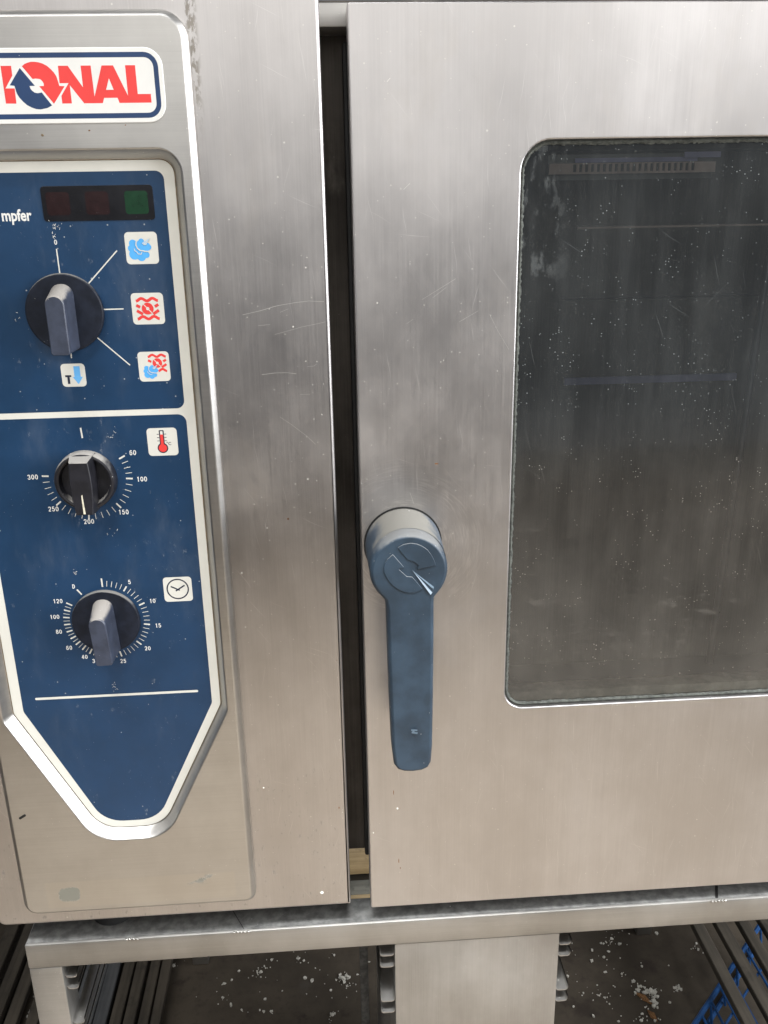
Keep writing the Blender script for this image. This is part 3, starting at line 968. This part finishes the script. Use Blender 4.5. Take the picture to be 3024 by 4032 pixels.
# head and lever: one outline
rr = 27.5
aR = math.radians(-50); aL = math.radians(-128)
arc = circ(hc[0], hc[1], rr, 44, aR, aL + 2 * math.pi)
lever = [(36.6, -268.5), (36.4, -276), (36.9, -310), (37.6, -345), (38.6, -392), (39.6, -399), (42.4, -403.4), (47, -405.2), (54.5, -405.8), (62, -405.0), (66.4, -403.0), (68.6, -398.5), (69.2, -392),
         (69.8, -345), (70.2, -310), (70.4, -276), (70.2, -266)]
HO = arc + lever
def smooth_poly(pts, it=1):
    for _ in range(it):
        q = []
        for i in range(len(pts)):
            a = Vector(pts[i - 1]); p = Vector(pts[i]); c_ = Vector(pts[(i + 1) % len(pts)])
            q.append(tuple(p * .6 + (a + c_) * .2))
        pts = q
    return pts
HO = smooth_poly(HO, 1)
bm = bmesh.new()
loops = []
def yshift(pts, y, sl):            # the lever leans a little towards the door at its end
    out = []
    for x, z in pts:
        t = max(0, min(1, (-262 - z) / 140))
        out.append(W(x, y + sl * t, z))
    return out
for o_, y in ((-3.5, -31.5), (-1.4, -32.2), (-.3, -34), (0, -37), (0, -46.2), (-.35, -48.2), (-1.1, -49.7), (-1.9, -50.6), (-2.8, -50.9)):
    loops.append(yshift(offset(HO, o_), y, -1.5))
loop_faces(bm, loops, cap0=True, cap1=True)
head = build('lever', bm, 'handle', handle, 50)
yf = -50.9
emb_up = roundpoly([(44.7, -222.9), (48.6, -220.7), (53.6, -219.9), (58.2, -220.7), (62.0, -222.7), (65.4, -225.3), (67.9, -228.9), (70, -233), (71.4, -237.3), (57.7, -239.9), (59.0, -236.7), (56.0, -233.8), (51.4, -232.2), (47.6, -227.1)], .5, 2)
emb_lo = roundpoly([(41.3, -227.7), (49.2, -237.9), (44.9, -238.6), (47.5, -241.2), (50.8, -244.6), (54.7, -245.2), (61.9, -254.6), (58.8, -256.4), (55.5, -257.4), (52.2, -257.3), (49.0, -256.6), (45, -254.6), (41.4, -251.6), (38.4, -248.2), (36.3, -244.4), (35, -241), (34.8, -237.4), (35.8, -234), (37.4, -231.2)], .5, 2)
plate('embossed_arrow', emb_up, yf + .1, yf - .7, 'handle', handle, bevel=.35)
plate('embossed_arrow', emb_lo, yf + .1, yf - .7, 'handle', handle, bevel=.35)
# facet on the notch edge, a small wedge coloured pale to look lit
bm = bmesh.new()
A = [W(54.5, yf + .1, -239.9), W(70.2, yf + .1, -253.6), W(70.6, yf + 2.4, -257.4), W(67.6, yf + .1, -259.2)]
T_ = [W(55.0, yf - .3, -240.6), W(69.2, yf - .6, -254.8), W(69.6, yf + .8, -257.6), W(67.4, yf - 1.6, -258.9)]
loop_faces(bm, [A, T_], cap0=True, cap1=True)
build('lit_facet', bm, 'pale_plastic', handle)
decal('paint_scuff', [rot2(rect(53.0, -368.2, 57.6, -366.9), 55, -367, -6), rot2(rect(53.4, -370.4, 57.9, -369.0), 55, -369, -12), rect(53.8, -369.6, 55.4, -367.4)], -53.2, 'pale_plastic', handle)

# ------------------------------------------------------------------ dots and bits stuck on the steel
def dot(x, z, r, mat, y=-.05):
    p = [(x + r * (1 + R.uniform(-.18, .18)) * math.cos(t), z + r * (1 + R.uniform(-.18, .18)) * math.sin(t)) for t in [i * math.pi / 5 for i in range(10)]]
    plate('paint_dot', p, y, y - .35, mat, oven, bevel=.15)
for (x, z, r) in ((-20.5, -559.0, 1.3), (45.8, -477, .9), (-63.8, -449, .6), (-150.5, 101, .4), (25.2, -500, .5)):
    dot(x, z, r, 'paintdot')
plate('black_fleck', rot2(roundpoly(rect(-258.4, -457.6, -252.0, -455.6), .8, 3), -255, -456.5, 32), FRONT - .02, FRONT - .4, 'blackbit', oven)
dot(-169.8, 44.6, .8, 'sealant', FRONT - .02)

M['scratch'] = flat('bright_scratch', (.80, .78, .74), .35, .05, 60, metal=.9)
SCR = [[(-55.0, -68.8), (-42.7, -66.3), (-31.4, -63.3), (-19.2, -61.5), (-9.8, -60.6), (0.5, -61.3)], [(-33.9, -82.5), (-21.9, -79.6), (-15.3, -77.9), (-2.4, -75.6), (1.0, -74.8)],
       [(-44.5, -109.9), (-35.8, -109.0), (-27.2, -109.0), (-20.6, -110.0)], [(-12.7, -105.1), (-8.4, -105.0), (-5.9, -103.4)], [(-33.7, -140.2), (-25.3, -146.4), (-15.9, -154.3), (-9.3, -161.1)],
       [(-18.6, -124.6), (-11.7, -124.7)], [(-44.8, -76.2), (-36.8, -75.7)], [(-29.6, -67.7), (-24.0, -65.6)], [(67.6, -61.5), (77.5, -55.8), (90.7, -48.1)], [(74.8, -60.6), (84.1, -53.8)],
       [(56.9, -77.5), (61.4, -74.6)], [(93.2, -77.3), (106.6, -70.0)], [(58.3, -199.9), (61.2, -208.8)], [(114.5, -72.4), (120.4, -83.5), (128.7, -97.1)], [(45.6, 74.0), (47.8, 76.2)], [(55.6, 9.6), (59.8, 13.3)]]
for i, p in enumerate(SCR):
    decal('scratch', [polystrip(p, .34 if i in (0, 2, 14, 15) else .22)], -.04, 'scratch', oven)
M['rust'] = flat('rust_stain', (.24, .105, .03), .8, .4, 400)
for x, z, hx, hz in ((78.1, -178.7, 1.6, .5), (42.9, -460.7, .35, 2.4), (46.4, -530.6, .4, 2.6), (-2.8, -472.6, .4, 1.6), (47.6, -538, .3, 1.2), (-141, 47, .8, .5), (-118.5, 49.8, .5, .4)):
    yy = FRONT - .03 if x < -90 else -.03
    decal('rust_spot', [[(x + hx * R.uniform(.6, 1.2) * math.cos(t), z + hz * R.uniform(.6, 1.2) * math.sin(t)) for t in [j * math.pi / 4 for j in range(8)]]], yy, 'rust', oven)

# ------------------------------------------------------------------ STAND
stand = empty('oven_stand', W(60, 300, -1280), 'open stainless steel tube stand with tray runners under the oven', 'stand')
def tube(name, x0, x1, y0, y1, z0, z1, lab=None):
    return box(name, x0, x1, y0, y1, z0, z1, 'stand', stand, bev=1.6, label=lab)
tube('top_rail', -277.5, 560, 1, 31, -622.6, -596.6)
tube('top_rail', -277.5, 560, 640, 670, -622.6, -596.6)
tube('side_rail', -277.5, -249, 31.3, 639.7, -622.4, -597)
tube('side_rail', 532, 560, 31.3, 639.7, -622.4, -597)
for x0, x1 in ((-277.4, -249.2), (531.8, 559.9)):
    tube('leg', x0, x1, 1.4, 30.6, -1279, -622.8)
    tube('leg', x0, x1, 640.4, 669.6, -1279, -622.8)
box('centre_panel', 42, 191, 2.2, 4.0, -1230, -623.4, 'standv', stand, bev=.4)
box('panel_side', 42.2, 44, 4.2, 420, -1230, -626, 'stand', stand)
box('panel_side', 189, 190.8, 4.2, 420, -1230, -626, 'stand', stand)
box('rear_post', 16, 27, 330, 352, -1278, -900, 'darksteel', stand, bev=1.0)
box('rail_top_shade', -276, 559, 3.2, 31, -596.58, -596.0, 'darksteel', stand, bev=.2)  # added dark sheet; stands in for the rail top mirroring the shaded underside
def runner(xa, xb, z):
    """bent sheet ledge running back; lip upturned on the xb side"""
    s = 1 if xb > xa else -1
    prof = [(xa, 3.0), (xa + s * 1.2, .6), (xa + s * 3, 0), (xb - s * 3, 0), (xb - s * .9, .8), (xb, 3.2), (xb, 6.5)]
    bm = bmesh.new()
    up = [(x, z + h) for x, h in prof]
    dn = [(x, z + h - 1.0) for x, h in prof]
    ring = up + dn[::-1]
    loop_faces(bm, [to3(ring, 4.6), to3(ring, 420)], cap0=True, cap1=True)
    return build('tray_runner', bm, 'stand', stand, 40)
for z in (-637.6, -650.6, -691.2, -704.6):
    runner(41.6, 28.6, z)
    runner(191.3, 203.0, z - .8)
    runner(-248.8, -238.6, z)
    runner(531.2, 518, z)
def weld(x, z, wd, y=1.0):
    bm = bmesh.new()
    k = max(3, int(wd / 2.2))
    for i in range(k):
        px = x + wd * (i / (k - 1) - .5)
        m = Matrix.Translation(W(px, y + R.uniform(-.3, .3), z + R.uniform(-.2, .2))) @ Matrix.Rotation(.5, 4, 'Y') @ Matrix.Diagonal((.0016, .0013, .0011, 1))
        bmesh.ops.create_icosphere(bm, subdivisions=1, radius=1, matrix=m)
    build('weld_bead', bm, 'weld', stand, 60)
weld(-186, -597.0, 9); weld(-92, -597.0, 12); weld(335, -597.2, 12)
def seam(xa, xb, wd):
    decal_pts = [W(xa - wd / 2, 3.4, -595.9), W(xa + wd / 2, 3.4, -595.9), W(xb + wd / 2, 30.5, -595.9), W(xb - wd / 2, 30.5, -595.9)]
    bm = bmesh.new()
    bm.faces.new([bm.verts.new(p) for p in decal_pts])
    build('rail_seam', bm, 'blackbit', stand)
seam(-90, -104, .8); seam(334, 345, 2.6)

# ------------------------------------------------------------------ wood and crates on the floor
def slat(parent, x0, x1, y0, y1, z0, z1, mat, skew=0.0, tilt=0.0):
    bm = bmesh.new()
    r_ = bmesh.ops.create_cube(bm, size=1)
    for v in r_['verts']:
        t = v.co.y + .5
        p = W(x0 + (x1 - x0) * (v.co.x + .5) + skew * t, y0 + (y1 - y0) * t, z0 + (z1 - z0) * (v.co.z + .5) + tilt * t)
        v.co = p + Vector((R.uniform(-.0006, .0006), 0, R.uniform(-.0006, .0006)))
    bmesh.ops.bevel(bm, geom=bm.edges[:], offset=.0012, segments=1, affect='EDGES')
    return build('slat', bm, mat, parent)
rackL = empty('slatted_rack', W(-380, 480, -1280), 'dark weathered slatted wooden rack on floor behind the left leg', 'wooden rack', 'weathered slatted racks on the floor')
edges = [(-484, -462), (-456, -420), (-417, -396), (-391.5, -373), (-368, -350), (-345, -328.5), (-324, -308)]
for i, (a_, b_) in enumerate(edges):
    slat(rackL, a_, b_, 330 + R.uniform(-10, 10), 900, -1262 - R.uniform(0, 4), -1246 - R.uniform(0, 5), 'paintedwood' if i in (1, 2) else 'oldwood', R.uniform(-6, 2))
for y in (420, 820):
    box('crossbar', -486, -310, y, y + 40, -1279.5, -1263, 'oldwood', rackL)
rackLL = empty('slatted_rack', W(-560, 560, -1280), 'dark weathered slats with rubble between them, left of the stand leg', 'wooden rack', 'weathered slatted racks on the floor')
for a_, b_ in ((-592, -572), (-563, -543), (-528, -508), (-625, -604)):
    slat(rackLL, a_, b_, 360, 960, -1266, -1250, 'oldwood', -6)
for y in (450, 900):
    box('crossbar', -640, -505, y, y + 30, -1279.5, -1267, 'oldwood', rackLL)
rackR = empty('slatted_rack', W(640, 450, -1280), 'brown wooden slats laid over blue wire basket at right', 'wooden rack', 'weathered slatted racks on the floor')
for i, x in enumerate((577, 617, 653, 693, 730)):
    slat(rackR, x, x + 19, 190, 800, -1158 + R.uniform(-2, 2), -1146, 'oldwood', R.uniform(-3, 5))
for y in (230, 760):
    box('crossbar', 570, 755, y, y + 24, -1279, -1160.5, 'oldwood', rackR)

basket = empty('wire_basket', W(640, 450, -1280), 'bright blue wire basket under the brown slats', 'basket')
A = Vector((505, 370)); B = Vector((735, 590))
def wire(name, a, b, r):
    bm = bmesh.new()
    rod(bm, a, b, r, 8)
    build(name, bm, 'bluewire', basket, 40)
wire('rim', W(A.x, A.y, -1222), W(B.x, B.y, -1222), .0042)
wire('rim', W(A.x, A.y, -1222), W(A.x + 120, A.y - 140, -1222), .0042)
wire('base_wire', W(A.x, A.y, -1274), W(B.x, B.y, -1274), .004)
for i in range(1, 9):
    p = A.lerp(B, i / 9)
    wire('wire', W(p.x, p.y, -1222), W(p.x + 4, p.y - 190, -1222), .0022)
for i in (1, 3):
    p = A + Vector((16 * i, -32 * i))
    wire('wire', W(p.x, p.y, -1226), W(p.x + 230, p.y + 215, -1226), .0022)
for i in range(0, 7):
    p = A.lerp(B, i / 6)
    wire('upright_wire', W(p.x, p.y, -1222), W(p.x + 6, p.y - 4, -1274), .0022)
tub = empty('plastic_tub', W(560, 760, -1280), 'dark blue round tub in shade under the oven', 'tub')
bm = bmesh.new()
loop_faces(bm, [[W(555 + r * math.cos(t), 775 + r * math.sin(t), z) for t in [i * math.pi / 12 for i in range(24)]] for r, z in ((50, -1279.5), (66, -1170), (69, -1168), (66, -1166), (62, -1168), (46, -1274))], cap1=True)
build('tub_wall', bm, flat('dark_blue_plastic', (.008, .035, .075), .4, .2, 40), tub, 40)

pallet = empty('pallet', W(20, 820, -1280), 'pale wooden pallet boards seen through the gap below the oven', 'pallet')
for nm, y0, y1, z1, mt in (('board', 826, 884, -1248, 'palletwood'), ('board', 758, 794, -1250, 'greywood'), ('board', 724, 756.5, -1251, 'palletwood')):
    box(nm, -70, 150, y0, y1, z1 - 16, z1, mt, pallet, bev=1)
for x in (-60, 120):
    box('bearer', x, x + 24, 712, 880, -1279.5, -1269, 'greywood', pallet)

# ------------------------------------------------------------------ litter
def flakes(bm, x, y, spread, n, smin, smax, z=-1280):
    for _ in range(n):
        px = x + R.gauss(0, spread); py = y + R.gauss(0, spread)
        s = R.uniform(smin, smax)
        k = R.randint(5, 8)
        a0 = R.uniform(0, 6)
        h = R.uniform(.6, 2.5) * min(1.5, s / 3)
        top = [W(px + s * R.uniform(.35, 1.1) * math.cos(a0 + i * 6.283 / k), py + s * R.uniform(.3, 1) * math.sin(a0 + i * 6.283 / k), z + h + R.uniform(0, 1.2)) for i in range(k)]
        bot = [Vector((p.x, p.y, Z0 + (z + .4) * .001)) for p in top]
        loop_faces(bm, [bot, top], cap1=True)
bm = bmesh.new()
pts = [(-309, 644, 2, 3), (-272, 651, 3, 3), (-154, 620, 7, 22), (-162, 612, 6, 14), (-192, 620, 3, 3), (-218, 592, 5, 8), (-213, 566, 5, 9), (-183, 538, 2, 3), (-131, 528, 3, 4), (-82, 639, 10, 16), (-141, 638, 3, 4),
       (-27, 643, 5, 8), (-15, 594, 8, 18), (-1, 590, 9, 22), (-4, 574, 6, 16), (-25, 519, 5, 9), (-29, 512, 5, 8), (36, 626, 5, 6),
       (470, 627, 6, 16), (482, 636, 6, 10), (491, 634, 9, 9), (483, 560, 5, 6), (490, 541, 4, 8), (418, 518, 6, 9), (439, 514, 6, 14), (494, 520, 7, 20), (514, 520, 9, 34), (514, 495, 8, 22), (473, 466, 5, 8),
       (490, 477, 6, 9), (503, 466, 5, 7), (564, 522, 4, 12), (560, 515, 4, 10), (625, 605, 8, 16), (539, 493, 3, 4), (395, 525, 5, 6), (380, 560, 8, 6), (430, 600, 30, 14), (450, 560, 40, 22), (-150, 570, 70, 40), (-20, 570, 30, 26), (420, 500, 40, 22), (560, 600, 40, 18)]
for x, y, s, n_ in pts:
    flakes(bm, x, y, s * 1.1, max(1, int(n_ * .45)), .6, 1.7)
    flakes(bm, x, y, s * .7, max(1, n_ // 7), 2.0, 4.4)
for x, y in ((514, 517), (520, 510), (562, 519), (508, 492), (499, 523), (-4, 588)):
    flakes(bm, x, y, 4, 5, 3, 5.5)
tag(build('paint_flakes', bm, 'flake'), 'white paint flakes and crumbs littering the floor', kind='stuff')
bm = bmesh.new()
for x0, y0 in ((-568, 0), (-536, 0)):
    for _ in range(260):
        flakes(bm, x0 + R.uniform(-5, 5), R.uniform(430, 900), 1, 1, 1.2, 3.4, -1276)
tag(build('rubble', bm, flat('grey_rubble', (.30, .29, .26), .9, .5, 300)), 'grey crumbs of rubble between the slats at left', kind='stuff')
for i, (x, y, a_, L) in enumerate(((497, 505, -.9, 34), (500, 470, -1.2, 26))):
    bm = bmesh.new()
    d = Vector((math.cos(a_), math.sin(a_))) * L / 2; q = Vector((-d.y, d.x)).normalized() * 4
    pr_ = [(x - d.x, y - d.y, 1), (x + q.x, y + q.y, 5), (x + d.x, y + d.y, 2), (x - q.x, y - q.y, 3)]
    loop_faces(bm, [[W(a, b, -1280 + .4) for a, b, c_ in pr_], [W(a, b, -1280 + c_ + 1) for a, b, c_ in pr_]], cap1=True)
    tag(build('dry_leaf', bm, 'ochre'), ['curled brown leaf lying among the largest white flakes', 'small brown leaf lying nearest the front among flakes'][i], 'leaf', 'brown leaves on the floor')
